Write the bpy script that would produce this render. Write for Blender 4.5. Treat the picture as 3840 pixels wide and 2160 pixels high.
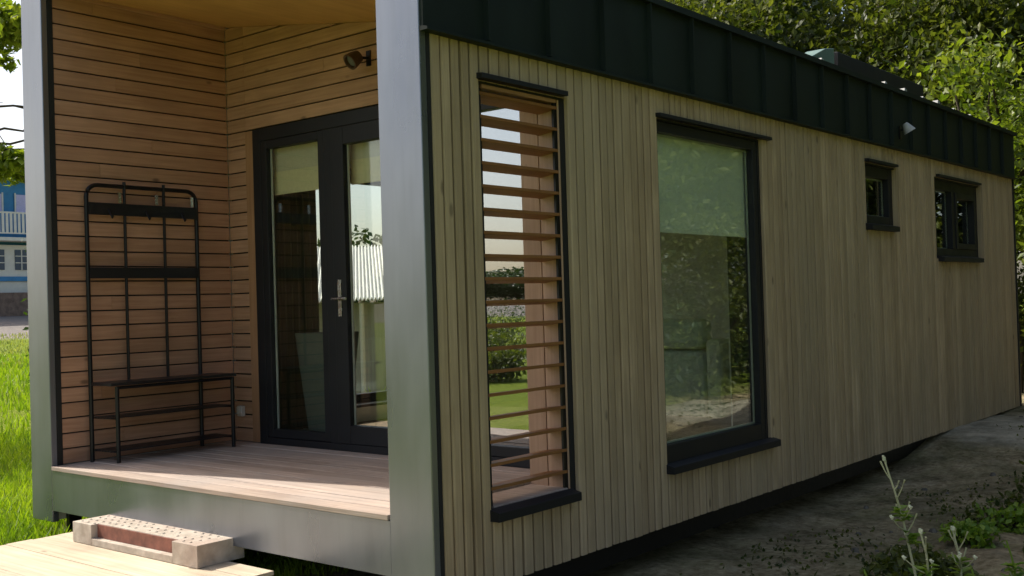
import bpy, math, random
import numpy as np
from mathutils import Vector, Matrix
random.seed(7); rng = np.random.default_rng(11)
S = bpy.context.scene
for o in list(bpy.data.objects): bpy.data.objects.remove(o)
# ------------------------------------------------------------------ camera, sky, sun, exposure
cd = bpy.data.cameras.new("camera"); cam = bpy.data.objects.new("camera", cd); S.collection.objects.link(cam)
cd.sensor_fit = 'HORIZONTAL'; cd.sensor_width = 36.0; cd.lens = 36.0*4051.12/3840.0
cd.clip_start = 0.05; cd.clip_end = 3000
fwd = Vector((-0.63429853, 0.77295836, 0.01416878)); rt = Vector((0.77241048, 0.63440328, -0.03024115))
upv = Vector((-0.03236387, -0.0082378, -0.9994422))*-1
CAM = Vector((3.12904827, -3.25864353, 0.89420693))
cam.matrix_world = Matrix(((rt.x, upv.x, -fwd.x, CAM.x), (rt.y, upv.y, -fwd.y, CAM.y), (rt.z, upv.z, -fwd.z, CAM.z), (0, 0, 0, 1)))
S.camera = cam
SUN = Vector((-0.617, -0.128, 0.777)).normalized()
w = bpy.data.worlds.new("World"); S.world = w; w.use_nodes = True
nt = w.node_tree; bg = nt.nodes["Background"]
sky = nt.nodes.new("ShaderNodeTexSky"); sky.sky_type = 'NISHITA'; sky.sun_disc = False
sky.sun_elevation = math.asin(SUN.z); sky.sun_rotation = math.atan2(SUN.x, SUN.y)
sky.air_density = .8; sky.dust_density = 3.0; sky.ozone_density = .5
wm = nt.nodes.new('ShaderNodeMix'); wm.data_type = 'RGBA'; wm.blend_type = 'MULTIPLY'; wm.inputs[0].default_value = 1; wm.inputs[7].default_value = (1.07, 1.0, .89, 1)
nt.links.new(sky.outputs[0], wm.inputs[6]); nt.links.new(wm.outputs[2], bg.inputs[0]); bg.inputs[1].default_value = 0.15
sd = bpy.data.lights.new("sun", 'SUN'); sd.energy = 3.7; sd.angle = math.radians(0.5); sd.color = (1.0, 0.95, 0.86)
so = bpy.data.objects.new("sun", sd); S.collection.objects.link(so); so.rotation_euler = SUN.to_track_quat('Z', 'Y').to_euler()
S.view_settings.view_transform = 'Standard'; S.view_settings.look = 'None'; S.view_settings.exposure = 0.64; S.view_settings.gamma = 1
S.cycles.max_bounces = 8; S.cycles.transparent_max_bounces = 12

# ------------------------------------------------------------------ helpers
R = math.radians
class MB:
    def __init__(s): s.v = []; s.f = []
    def add(s, vs, fs):
        n = len(s.v); s.v += [tuple(v) for v in vs]; s.f += [tuple(i+n for i in f) for f in fs]; return s
    def box(s, a, b):
        x0, y0, z0 = [min(a[i], b[i]) for i in range(3)]; x1, y1, z1 = [max(a[i], b[i]) for i in range(3)]
        return s.add([(x0,y0,z0),(x1,y0,z0),(x1,y1,z0),(x0,y1,z0),(x0,y0,z1),(x1,y0,z1),(x1,y1,z1),(x0,y1,z1)],
                     [(0,3,2,1),(4,5,6,7),(0,1,5,4),(1,2,6,5),(2,3,7,6),(3,0,4,7)])
    def prism(s, poly, d):           # poly: list of 3D points (planar), d: extrusion vector
        n = len(poly); d = Vector(d); a = [Vector(p) for p in poly]; b = [p+d for p in a]
        return s.add(a+b, [tuple(range(n))[::-1], tuple(range(n, 2*n))]+[(i, (i+1) % n, n+(i+1) % n, n+i) for i in range(n)])
    def tube(s, pts, r, n=8, cap=True):
        pts = [Vector(p) for p in pts]; rs = r if isinstance(r, (list, tuple)) else [r]*len(pts); rings = []
        for i, p in enumerate(pts):
            t = (pts[min(i+1, len(pts)-1)]-pts[max(i-1, 0)]).normalized()
            a = t.cross(Vector((0, 0, 1)) if abs(t.z) < .9 else Vector((1, 0, 0))).normalized(); b = t.cross(a)
            rings.append([p+(a*math.cos(2*math.pi*k/n)+b*math.sin(2*math.pi*k/n))*rs[i] for k in range(n)])
        vs = [v for g in rings for v in g]; fs = []
        for i in range(len(pts)-1):
            for k in range(n): fs.append((i*n+k, i*n+(k+1) % n, (i+1)*n+(k+1) % n, (i+1)*n+k))
        if cap: fs += [tuple(range(n))[::-1], tuple((len(pts)-1)*n+k for k in range(n))]
        return s.add(vs, fs)
    def build(s, name, mat, parent=None, bevel=0, smooth=False):
        me = bpy.data.meshes.new(name); me.from_pydata(s.v, [], s.f); me.update()
        if isinstance(mat, (list, tuple)):
            for m in mat: me.materials.append(m)
        else: me.materials.append(mat)
        o = bpy.data.objects.new(name, me); S.collection.objects.link(o)
        if parent: o.parent = parent
        if bevel:
            m = o.modifiers.new("bevel", 'BEVEL'); m.width = bevel; m.segments = 2; m.limit_method = 'ANGLE'
        if smooth: me.polygons.foreach_set('use_smooth', [True]*len(me.polygons))
        return o
def tag(o, label=None, cat=None, group=None, kind=None):
    if label: o['label'] = label
    if cat: o['category'] = cat
    if group: o['group'] = group
    if kind: o['kind'] = kind
    return o
def empty(name, loc=(0, 0, 0), rz=0, **k):
    o = bpy.data.objects.new(name, None); S.collection.objects.link(o); o.location = loc; o.rotation_euler.z = rz
    o.empty_display_size = .1; return tag(o, **k)
def copy_tree(o, parent=None):
    c = o.copy(); S.collection.objects.link(c); c.parent = parent
    for ch in list(o.children): copy_tree(ch, c)
    return c

# ------------------------------------------------------------------ materials
def newmat(name):
    m = bpy.data.materials.new(name); m.use_nodes = True; t = m.node_tree
    return m, t, t.nodes["Principled BSDF"]
def N(t, typ, **k):
    n = t.nodes.new(typ)
    for a, b in k.items(): setattr(n, a, b)
    return n
def noise(t, scale, detail=4, sc=(1, 1, 1), rough=.55, vec=None, dist=0):
    if vec is None: vec = N(t, "ShaderNodeTexCoord").outputs["Object"]
    mp = N(t, "ShaderNodeMapping"); mp.inputs["Scale"].default_value = sc; t.links.new(vec, mp.inputs[0])
    n = N(t, "ShaderNodeTexNoise"); n.inputs["Scale"].default_value = scale; n.inputs["Detail"].default_value = detail
    n.inputs["Roughness"].default_value = rough; n.inputs["Distortion"].default_value = dist
    t.links.new(mp.outputs[0], n.inputs["Vector"]); return n.outputs["Fac"]
def ramp(t, fac, stops):
    r = N(t, "ShaderNodeValToRGB"); e = r.color_ramp.elements
    while len(e) < len(stops): e.new(.5)
    for i, (p, c) in enumerate(stops): e[i].position = p; e[i].color = (*c, 1) if len(c) == 3 else c
    t.links.new(fac, r.inputs[0]); return r.outputs[0]
def mixc(t, fac, a, b, mode='MIX'):
    m = N(t, "ShaderNodeMix", data_type='RGBA', blend_type=mode)
    for i, v in ((0, fac), (6, a), (7, b)):
        if isinstance(v, (int, float)): m.inputs[i].default_value = v
        elif isinstance(v, tuple): m.inputs[i].default_value = (*v, 1)
        else: t.links.new(v, m.inputs[i])
    return m.outputs[2]
def math_(t, op, a, b=None):
    m = N(t, "ShaderNodeMath", operation=op)
    for i, v in enumerate((a, b)):
        if v is None: continue
        if isinstance(v, (int, float)): m.inputs[i].default_value = v
        else: t.links.new(v, m.inputs[i])
    return m.outputs[0]
def bump(t, p, h, strength=.3, dist=.01):
    b = N(t, "ShaderNodeBump"); b.inputs["Strength"].default_value = strength; b.inputs["Distance"].default_value = dist
    t.links.new(h, b.inputs["Height"]); t.links.new(b.outputs[0], p.inputs["Normal"])
def wood(name, dark, light, axis='z', rough=.7, var=.35, knots=True, grainscale=60, bumpy=.25, weather=None):
    m, t, p = newmat(name)
    st = {'x': (.04, 1, 1), 'y': (1, .04, 1), 'z': (1, 1, .04)}[axis]
    geo = N(t, "ShaderNodeNewGeometry"); rnd = geo.outputs["Random Per Island"]
    tc = N(t, "ShaderNodeTexCoord").outputs["Object"]
    off = N(t, "ShaderNodeVectorMath", operation='SCALE'); cmb = N(t, "ShaderNodeCombineXYZ")
    for i in range(3): t.links.new(rnd, cmb.inputs[i])
    t.links.new(cmb.outputs[0], off.inputs[0]); off.inputs[3].default_value = 13.7
    ad = N(t, "ShaderNodeVectorMath", operation='ADD'); t.links.new(tc, ad.inputs[0]); t.links.new(off.outputs[0], ad.inputs[1])
    g = noise(t, grainscale, 5, st, .6, ad.outputs[0], .4)
    col = ramp(t, g, [(.25, dark), (.72, light)])
    blot = noise(t, 3.0, 3, (1, 1, 1), .5, ad.outputs[0])
    col = mixc(t, ramp(t, blot, [(.35, (0, 0, 0)), (.75, (.5,)*3)]), col, tuple(c*.72 for c in dark))
    lo, hi = 1-var/2, 1+var/2
    col = mixc(t, 1.0, col, ramp(t, rnd, [(0, (lo, lo*.98, lo*.95)), (1, (hi, hi*1.0, hi*1.02))]), 'MULTIPLY')
    if knots:
        vmp = N(t, "ShaderNodeMapping"); vmp.inputs["Scale"].default_value = {'x': (.45, 1, 1), 'y': (1, .45, 1), 'z': (1, 1, .45)}[axis]
        t.links.new(ad.outputs[0], vmp.inputs[0]); v = N(t, "ShaderNodeTexVoronoi"); v.inputs["Scale"].default_value = 5.5
        t.links.new(vmp.outputs[0], v.inputs[0])
        k = ramp(t, v.outputs["Distance"], [(.045, (1, 1, 1)), (.095, (0, 0, 0))])
        col = mixc(t, math_(t, 'MULTIPLY', k, .75), col, tuple(c*.35 for c in dark))
    if weather:
        wn = noise(t, 1.3, 4, (1, 1, .3), .6)
        col = mixc(t, ramp(t, wn, [(.42, (0, 0, 0)), (.68, (.6,)*3)]), col, weather)
    t.links.new(col, p.inputs["Base Color"]); p.inputs["Roughness"].default_value = rough
    p.inputs["Specular IOR Level"].default_value = .3
    bump(t, p, g, bumpy, .003); return m
def plain(name, col, rough=.5, metal=0, var=.12, scale=8, sc=(1, 1, 1), bmp=.08, spec=.5):
    m, t, p = newmat(name)
    n = noise(t, scale, 6, sc, .6)
    c = ramp(t, n, [(.3, tuple(x*(1-var) for x in col)), (.7, tuple(min(1, x*(1+var)) for x in col))])
    t.links.new(c, p.inputs["Base Color"]); p.inputs["Metallic"].default_value = metal
    t.links.new(ramp(t, n, [(.2, (max(0, rough-.08),)*3), (.8, (min(1, rough+.1),)*3)]), p.inputs["Roughness"])
    p.inputs["Specular IOR Level"].default_value = spec
    if bmp: bump(t, p, n, bmp, .004)
    return m
def glassmat(name, refl=.3, tint=(.8, .86, .82), base=.08):
    m, t, p = newmat(name); t.nodes.remove(p); out = t.nodes["Material Output"]
    tr = N(t, "ShaderNodeBsdfTransparent"); tr.inputs[0].default_value = (*tint, 1)
    gl = N(t, "ShaderNodeBsdfGlossy"); gl.inputs["Roughness"].default_value = .0; gl.inputs[0].default_value = (.93, .97, 1, 1)
    b = noise(t, 1.1, 2, (1, 1, 1)); bp = N(t, "ShaderNodeBump"); bp.inputs["Strength"].default_value = .06; bp.inputs["Distance"].default_value = .02
    t.links.new(b, bp.inputs["Height"]); t.links.new(bp.outputs[0], gl.inputs["Normal"])
    fr = N(t, "ShaderNodeLayerWeight"); fr.inputs[0].default_value = .5
    mx = N(t, "ShaderNodeMixShader"); a = math_(t, 'MULTIPLY_ADD', math_(t, 'POWER', fr.outputs["Facing"], 4.0), .8); a.node.inputs[2].default_value = refl
    t.links.new(a, mx.inputs[0]); t.links.new(tr.outputs[0], mx.inputs[1]); t.links.new(gl.outputs[0], mx.inputs[2])
    t.links.new(mx.outputs[0], out.inputs[0]); return m
def leafmat(name, c1, c2, trans=.35):
    m, t, p = newmat(name); out = t.nodes["Material Output"]
    geo = N(t, "ShaderNodeNewGeometry")
    col = ramp(t, geo.outputs["Random Per Island"], [(0, c1), (1, c2)])
    big = noise(t, .5, 2); col = mixc(t, 1.0, col, ramp(t, big, [(.35, (.72, .78, .7)), (.65, (1.15, 1.1, 1.0))]), 'MULTIPLY')
    t.links.new(col, p.inputs["Base Color"]); p.inputs["Roughness"].default_value = .45; p.inputs["Specular IOR Level"].default_value = .35
    tl = N(t, "ShaderNodeBsdfTranslucent"); t.links.new(mixc(t, 1.0, col, (1.5, 1.6, .5), 'MULTIPLY'), tl.inputs[0])
    mx = N(t, "ShaderNodeMixShader"); mx.inputs[0].default_value = trans
    t.links.new(p.outputs[0], mx.inputs[1]); t.links.new(tl.outputs[0], mx.inputs[2]); t.links.new(mx.outputs[0], out.inputs[0]); return m

M_clad = wood("cladding wood", (.36, .268, .16), (.54, .42, .27), 'z', .78, .32, weather=(.35, .285, .19))
M_porchY = wood("porch wood along y", (.34, .185, .115), (.52, .31, .205), 'y', .6, .16)
M_porchX = wood("porch wood along x", (.32, .18, .105), (.49, .295, .185), 'x', .6, .16)
M_trim = wood("porch trim wood", (.30, .16, .08), (.42, .24, .13), 'z', .6, .1, knots=False)
M_ply = wood("ceiling plywood", (.46, .25, .08), (.62, .37, .13), 'y', .45, .05, knots=False, grainscale=14, bumpy=.05)
M_deck = wood("deck boards", (.33, .25, .20), (.62, .50, .41), 'x', .85, .34, bumpy=.8, weather=(.40, .36, .33), grainscale=38)
M_slat = wood("louvre slat wood", (.22, .095, .032), (.33, .16, .06), 'y', .55, .2, knots=False)
M_rev = wood("reveal board wood", (.36, .23, .15), (.50, .34, .24), 'z', .65, .15)
M_plat = wood("platform board wood", (.40, .33, .24), (.76, .66, .51), 'x', .9, .14, bumpy=.8, weather=(.62, .50, .34), grainscale=30)
M_membrane = plain("black wall membrane", (.012, .012, .012), .9)
M_grey, t, p = newmat("powder coated grey metal")
n1 = noise(t, 2.2, 4, (1, 1, .35)); n2 = noise(t, 30, 4, (1, 1, .06)); n3 = noise(t, 120, 2)
c = ramp(t, n1, [(.3, (.19, .205, .24)), (.7, (.275, .295, .34))])
c = mixc(t, ramp(t, n2, [(.5, (0, 0, 0)), (.75, (.18,)*3)]), c, (.16, .165, .165))
t.links.new(c, p.inputs["Base Color"]); p.inputs["Metallic"].default_value = .75
t.links.new(ramp(t, n1, [(.3, (.24,)*3), (.7, (.38,)*3)]), p.inputs["Roughness"]); bump(t, p, n1, .25, .02)
M_fascia = plain("dark green standing seam metal", (.011, .018, .015), .55, 0, .35, 2.4, (1, 1, .4), .3, .2)
M_anth = plain("anthracite frame", (.013, .0135, .016), .5, 0, .15, 5, spec=.3)
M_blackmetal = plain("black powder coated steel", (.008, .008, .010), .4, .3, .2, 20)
M_blackseat = plain("black seat board", (.010, .010, .013), .35, 0, .2, 20)
M_steel = plain("brushed steel", (.7, .7, .7), .25, 1, .05, 30)
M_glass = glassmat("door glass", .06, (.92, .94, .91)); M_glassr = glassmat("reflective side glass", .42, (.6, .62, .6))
M_glassw = glassmat("green tinted window glass", .10, (.90, .94, .88))
M_spacer = plain("pale glazing spacer", (.5, .5, .47), .5)
M_blind = plain("roller blind cloth", (.60, .56, .42), .9, 0, .06, 40)
M_blind2 = plain("roller blind hem cloth", (.72, .66, .42), .9, 0, .06, 40)
M_blind3 = plain("white roller blind cloth", (.82, .82, .76), .9, 0, .03, 40)
M_curtain = plain("olive curtain cloth", (.10, .095, .05), .95, 0, .3, 10, (6, 6, .3))
M_inwall = plain("interior wall board", (.55, .56, .52), .8)
M_infloor = wood("interior floor", (.20, .14, .09), (.3, .22, .15), 'y')
M_pot = plain("grey green planter", (.13, .15, .12), .7, 0, .15, 6)
M_sofa = plain("pale green sofa cloth", (.50, .56, .50), .9, 0, .1, 20)
M_conc, t, p = newmat("weathered concrete")
n1 = noise(t, 14, 8); n2 = noise(t, 3, 3)
t.links.new(mixc(t, ramp(t, n2, [(.4, (0, 0, 0)), (.7, (.5,)*3)]), ramp(t, n1, [(.3, (.33, .29, .23)), (.7, (.56, .50, .42))]), (.36, .24, .19)), p.inputs["Base Color"])
p.inputs["Roughness"].default_value = .9; bump(t, p, n1, .5, .01)
M_brickred = plain("reddish brown panel", (.20, .075, .05), .75, 0, .35, 18)
M_socket = plain("pale plastic", (.45, .45, .43), .5)
M_bark = plain("tree bark", (.06, .045, .03), .95, 0, .45, 9, (1, 1, .25), .8)
M_leafA = leafmat("oak leaves", (.03, .05, .010), (.15, .17, .04), .40)
M_leafB = leafmat("bright leaves", (.09, .14, .015), (.24, .28, .05), .45)
M_leafD = leafmat("hedge leaves", (.02, .045, .01), (.05, .09, .02), .3)
M_grass = leafmat("grass blades", (.13, .23, .012), (.30, .40, .035), .4)
M_dry = plain("pale dry stalk", (.42, .42, .24), .8)
M_drygrass = leafmat('dry grass blades', (.22, .26, .07), (.42, .42, .17), .3)
M_weed = leafmat("weed leaves", (.10, .20, .025), (.30, .40, .06), .4)
M_flower = plain("small pale flower", (.60, .62, .42), .7, 0, .25, 60)

# ------------------------------------------------------------------ terrain
def sm(a, b, x):
    u = np.clip((x-a)/(b-a), 0, 1); return u*u*(3-2*u)
def ground_h(x, y):
    x = np.asarray(x, float); y = np.asarray(y, float)
    h = np.full(np.broadcast(x, y).shape, -.44)
    right = sm(-2.2, -.2, x)*sm(.0, 1.2, y)
    h = h*(1-right)+(-.60)*right
    mound = sm(4.6, 7.0, y-.12*np.sin(x*1.7))*sm(-1.2, 0, x)*(1-sm(3, 8, x))
    h = h*(1-mound)+(-.365)*mound
    h = h+.55*sm(40, 68, -x)*1.3+sm(68, 75, -x)*.95
    amp = .012+.02*sm(.2, 1.2, x)
    h = h+amp*(np.sin(x*2.3+y*1.1)+np.sin(x*1.2-y*2.7+1)+.6*np.sin(x*5.1+y*4.3)+.4*np.sin(9.7*x-6.1*y)+.35*np.sin(13*x+11*y+2))
    return h
geo_ = lambda a, b, n, q: a+(b-a)*((q**np.linspace(0, 1, n)-1)/(q-1))
xs = np.concatenate([geo_(-6, -600, 34, 200)[::-1], np.arange(-5.92, 6, .08), geo_(6, 600, 30, 200)])
ys = np.concatenate([geo_(-4, -600, 34, 200)[::-1], np.arange(-3.92, 12, .08), geo_(12, 600, 30, 200)])
X, Y = np.meshgrid(xs, ys); Z = ground_h(X, Y)
nx, ny = len(xs), len(ys)
vs = np.stack([X.ravel(), Y.ravel(), Z.ravel()], 1)
i = np.arange(nx-1)[None, :]+nx*np.arange(ny-1)[:, None]
fs = np.stack([i, i+1, i+1+nx, i+nx], -1).reshape(-1, 4)
def mesh_np(name, v, f, mat, parent=None, smooth=False):
    me = bpy.data.meshes.new(name); k = f.shape[1]
    me.vertices.add(len(v)); me.vertices.foreach_set('co', np.ascontiguousarray(v, dtype=np.float32).ravel())
    me.loops.add(f.size); me.loops.foreach_set('vertex_index', np.ascontiguousarray(f, dtype=np.int32).ravel())
    me.polygons.add(len(f)); me.polygons.foreach_set('loop_start', np.arange(0, f.size, k, dtype=np.int32))
    me.polygons.foreach_set('use_smooth', np.full(len(f), smooth)); me.materials.append(mat); me.update(calc_edges=True); me.validate()
    o = bpy.data.objects.new(name, me); S.collection.objects.link(o)
    if parent: o.parent = parent
    return o
M_ground, t, p = newmat("soil and meadow")
tc = N(t, "ShaderNodeTexCoord").outputs["Object"]; sx = N(t, "ShaderNodeSeparateXYZ"); t.links.new(tc, sx.inputs[0])
nb = noise(t, 1.6, 6); nf = noise(t, 22, 8, rough=.7); nm = noise(t, 5, 6)
soil = ramp(t, nf, [(.3, (.21, .16, .09)), (.52, (.48, .40, .26)), (.75, (.72, .62, .44))])
soil = mixc(t, ramp(t, nb, [(.42, (0, 0, 0)), (.62, (.55,)*3)]), soil, (.15, .165, .07))
soil = mixc(t, ramp(t, nm, [(.55, (0, 0, 0)), (.7, (.5,)*3)]), soil, (.52, .46, .34))
grs = mixc(t, 1.0, ramp(t, nf, [(.3, (.10, .16, .015)), (.7, (.24, .31, .04))]), ramp(t, noise(t, .12, 4), [(.3, (.8, .85, .7)), (.7, (1.3, 1.15, 1.0))]), 'MULTIPLY')
path = ramp(t, nf, [(.3, (.20, .18, .16)), (.7, (.30, .27, .25))])
def smst(v, a, b):
    m = N(t, "ShaderNodeMapRange", interpolation_type='SMOOTHSTEP'); m.inputs[1].default_value = a; m.inputs[2].default_value = b; t.links.new(v, m.inputs[0]); return m.outputs[0]
xw = math_(t, 'ADD', sx.outputs[0], math_(t, 'MULTIPLY', math_(t, 'SUBTRACT', nb, .5), 1.2))
yw = math_(t, 'ADD', sx.outputs[1], math_(t, 'MULTIPLY', math_(t, 'SUBTRACT', nb, .5), 1.2))
msk = math_(t, 'MULTIPLY', smst(xw, -3.6, -3.0), math_(t, 'SUBTRACT', 1, smst(xw, 3.3, 4.2)))
msk = math_(t, 'MULTIPLY', msk, smst(yw, -.9, -.1)); msk = math_(t, 'MULTIPLY', msk, math_(t, 'SUBTRACT', 1, smst(yw, 24, 30)))
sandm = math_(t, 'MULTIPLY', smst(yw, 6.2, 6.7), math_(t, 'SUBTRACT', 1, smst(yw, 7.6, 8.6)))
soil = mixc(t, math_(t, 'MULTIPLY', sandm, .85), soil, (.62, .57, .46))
soil = mixc(t, 1.0, soil, ramp(t, noise(t, 3.1, 8, rough=.7), [(.36, (.50, .50, .46)), (.60, (1.12, 1.1, 1.06))]), 'MULTIPLY')
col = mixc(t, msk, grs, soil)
far = math_(t, 'SUBTRACT', 1, smst(sx.outputs[0], -53, -50)); col = mixc(t, far, col, path)
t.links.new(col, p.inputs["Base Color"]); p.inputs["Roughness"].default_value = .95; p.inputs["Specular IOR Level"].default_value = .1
bump(t, p, math_(t, 'ADD', nf, math_(t, 'MULTIPLY', noise(t, 7, 6, rough=.7), 1.5)), 1.0, .05)
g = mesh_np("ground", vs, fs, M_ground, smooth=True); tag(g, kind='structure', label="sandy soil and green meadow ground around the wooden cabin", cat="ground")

# ------------------------------------------------------------------ house
W, D, L = 3.388, 1.314, 8.956; XL = -W; XI = -3.148; XR = -.2526
def zc(x): return 2.884-.162*(x+3.169)         # sloping porch ceiling
def zr(x): return 2.536-.162*x                 # roof top
house = empty("tiny_house", (0, 0, 0), label="tiny wooden cabin with grey metal porch frame and dark seamed fascia", cat="house")
def rects(a0, a1, b0, b1, ops):                # split a rectangle around openings
    cuts = sorted({a0, a1, *[o[0] for o in ops], *[o[1] for o in ops]}); out = []
    for u, v in zip(cuts, cuts[1:]):
        if v <= a0 or u >= a1: continue
        hs = sorted([(o[2], o[3]) for o in ops if o[0] <= u+1e-6 and o[1] >= v-1e-6]); z = b0
        for p_, q_ in hs:
            if p_ > z: out.append((u, v, z, p_))
            z = max(z, q_)
        if z < b1: out.append((u, v, z, b1))
    return out
OPS = [(.39, 1.0, -.04, 1.895), (1.86, 3.085, -.04, 1.895), (4.87, 5.555, 1.40, 1.90), (6.51, 7.84, 1.175, 1.90)]
cr = MB()
for u, v, a, b in rects(.02, L-.02, -.33, 2.36, OPS): cr.box((-.245, u, a), (-.026, v, b))
cr.build("wall_core", M_membrane, house)
lf = MB(); LOPS = [(2.0, 3.9, .12, 1.98)]
for u, v, a, b in rects(.02, L-.02, -.33, 2.925, LOPS): lf.box((XL+.02, u, a), (XI-.03, v, b))
for u, v, a, b in rects(D+.12, L-.02, 0, 2.87, LOPS): lf.box((XI-.029, u, a), (XI-.012, v, b))
lf.build("side_wall", M_inwall, house)
# exterior vertical boards on the long side
cb = MB(); y = .052; pitch = []
while y < L-.03:
    wd = random.choice([.062, .066, .072, .078, .070]); y1 = min(y+wd, L-.005)
    ops = [o for o in OPS if o[0] < y1-.004 and o[1] > y+.004]
    dx = random.uniform(-.0022, .0022); lean = random.uniform(-.0022, .0022)
    zt, zb_ = 2.075, -.351+random.uniform(-.002, .002)
    segs = [(zb_, zt)]
    for o in ops: segs = [(zb_, o[2]), (o[3], zt)]
    for (a, b) in segs:
        gp_ = random.choice([.0040, .0048, .0056, .0066, .0078]); ya, yb = y+gp_, y1-gp_
        cb.add([(-.024, ya, a), (-.006+dx, ya, a), (dx, ya+.006, a), (dx, yb-.006, a), (-.006+dx, yb, a), (-.024, yb, a),
                (-.024, ya+lean, b), (-.006+dx, ya+lean, b), (dx, ya+.006+lean, b), (dx, yb-.006+lean, b), (-.006+dx, yb+lean, b), (-.024, yb+lean, b)],
               [(0, 5, 4, 3, 2, 1), (6, 7, 8, 9, 10, 11)]+[(k, (k+1) % 6, 6+(k+1) % 6, 6+k) for k in range(6)])
    y = y1
tag(cb.build("side_cladding", M_clad, house), "grey brown vertical board cladding")
MB().box((-.25, L-.018, -.35), (.012, L+.018, 2.5)).build("corner_trim", M_anth, house)
MB().box((XL+.02, L-.10, -.33), (-.27, L-.03, 2.36)).build("rear_wall", M_membrane, house)
# porch horizontal boards
pl = MB(); z = .004
while z < 2.9:
    h = .0925; z1 = z+h; dx = random.uniform(-.0012, .0012)
    a, b = z+.002, min(z1-.0075, 2.879)
    if b-a > .02:
        cuts = [.05, D-.002]
        if random.random() < .3: cuts.insert(1, random.uniform(.3, 1.0))
        for u, v in zip(cuts, cuts[1:]):
            e = .0008
            pl.add([(XI-.018, u+e, a), (XI-.018, v-e, a), (XI+dx, v-e, a), (XI+dx, u+e, a), (XI-.018, u+e, b), (XI-.018, v-e, b), (XI-.003+dx, v-e, b+.001), (XI-.003+dx, u+e, b+.001), (XI+dx, v-e, b-.005), (XI+dx, u+e, b-.005)],
                   [(0, 3, 2, 1), (4, 5, 6, 7), (2, 3, 9, 8), (8, 9, 7, 6), (0, 1, 5, 4), (1, 2, 8, 6, 5), (3, 0, 4, 7, 9)])
    z = z1
pl.build("porch_side_boards", M_porchY, house)
MB().box((XI-.028, .05, 0), (XI-.019, D, 2.90)).build("porch_side_backing", M_membrane, house)
# porch inner face of the right wall
pr = MB(); z = .004
while z < 2.3:
    for u, v, a, b in rects(.05, D-.002, z+.002, z+.0875, [(.39, 1.0, -.04, 1.895)]): pr.box((XR-.012, u, a), (XR+.006, v, b))
    z += .0925
pr.build("porch_right_boards", M_porchY, house)
DX0, DX1, DH = -2.857, -.36, 2.122
pb = MB(); z = .004
while z < 2.88:
    a, b = z+.002, z+.085
    for u, v, aa, bb in rects(XI+.002, XR-.015, a, b, [(-2.945, DX1, -.1, DH+.004)]):
        top = min(zc(u), zc(v))
        cuts = [u, v]
        if v-u > 1.5 and random.random() < .6: cuts.insert(1, random.uniform(u+.5, v-.5))
        for uu, vv in zip(cuts, cuts[1:]):
            uu += .0008; vv -= .0008
            tu = min(bb, zc(uu)-.001); tv = min(bb, zc(vv)-.001)
            if tv < aa+.004:                       # the sloping ceiling cuts the board
                vv = (2.884-aa-.006)/.162-3.169; tv = aa+.004
            if vv < uu+.03 or tu < aa+.004: continue
            if bb > zc(vv):
                xm = max(uu+.01, min(vv-.01, (2.884-bb)/.162-3.169))
                pb.prism([(uu, D, aa), (vv, D, aa), (vv, D, tv), (xm, D, min(bb, zc(xm)-.001)), (uu, D, tu)], (0, .016, 0))
            else: pb.prism([(uu, D, aa), (vv, D, aa), (vv, D, bb), (uu, D, bb)], (0, .016, 0))
    z += .0925
pb.build("porch_back_boards", M_porchX, house)
bk = MB()
for u, v, a, b in rects(XI+.002, XR-.015, 0, 2.36, [(DX0, DX1, -.1, DH)]): bk.box((u, D+.02, a), (v, D+.11, b))
bk.prism([(XI+.002, D+.02, 2.36), (XR-.02, D+.02, 2.36), (XR-.02, D+.02, 2.40), (XI+.002, D+.02, 2.86)], (0, .09, 0))
bk.build("porch_back_wall", M_membrane, house)
MB().box((-2.943, D-.006, .004), (-2.862, D+.014, DH)).build("door_trim", M_trim, house, .002)
# porch ceiling + roof
MB().prism([(XI, .03, zc(XI)), (XR, .03, zc(XR)), (XR, .03, zc(XR)+.018), (XI, .03, zc(XI)+.018)], (0, L-.2, 0)).build("porch_ceiling", M_ply, house)
MB().prism([(XL-.02, .0, zc(XL)+.03), (.0, .0, zc(0)+.03), (.0, .0, zr(0)-.004), (XL-.02, .0, zr(XL)-.004)], (0, L, 0)).build("roof", M_fascia, house)
# grey metal portal
MB().box((XL-.004, -.012, -.335), (XI, .028, zc(XI)+.15)).build("porch_column", M_grey, house, .004)
MB().box((XR, -.012, -.37), (.004, .028, 2.56)).build("porch_column", M_grey, house, .004)
MB().box((XI+.001, -.010, -.2645), (XR-.001, .028, -.026)).build("porch_beam", M_grey, house)
MB().prism([(XI+.001, -.010, zc(XI)+.0), (XR-.001, -.010, zc(XR)), (XR-.001, -.010, zr(XR)+.02), (XI+.001, -.010, zr(XI)+.02)], (0, .034, 0)).build("porch_top_beam", M_grey, house)
lc = MB()
for u, v, a, b in rects(.029, L, -.33, 2.93, LOPS): lc.box((XL-.004, u, a), (XL+.018, v, b))
lc.build("left_cladding", M_clad, house)
for a, b in (((-.02, .0285, -.36), (.004, .050, 2.05)), ((XI-.02, .0285, 0), (XI+.004, .060, 2.87)), ((XR-.004, .0285, 0), (XR+.01, .050, 2.37))): MB().box(a, b).build("edge_trim", M_membrane, house)
MB().box((XI, .062, 2.856), (XI+.012, D-.002, zc(XI+.012)-.0005)).build("ceiling_trim", M_porchY, house)
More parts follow.
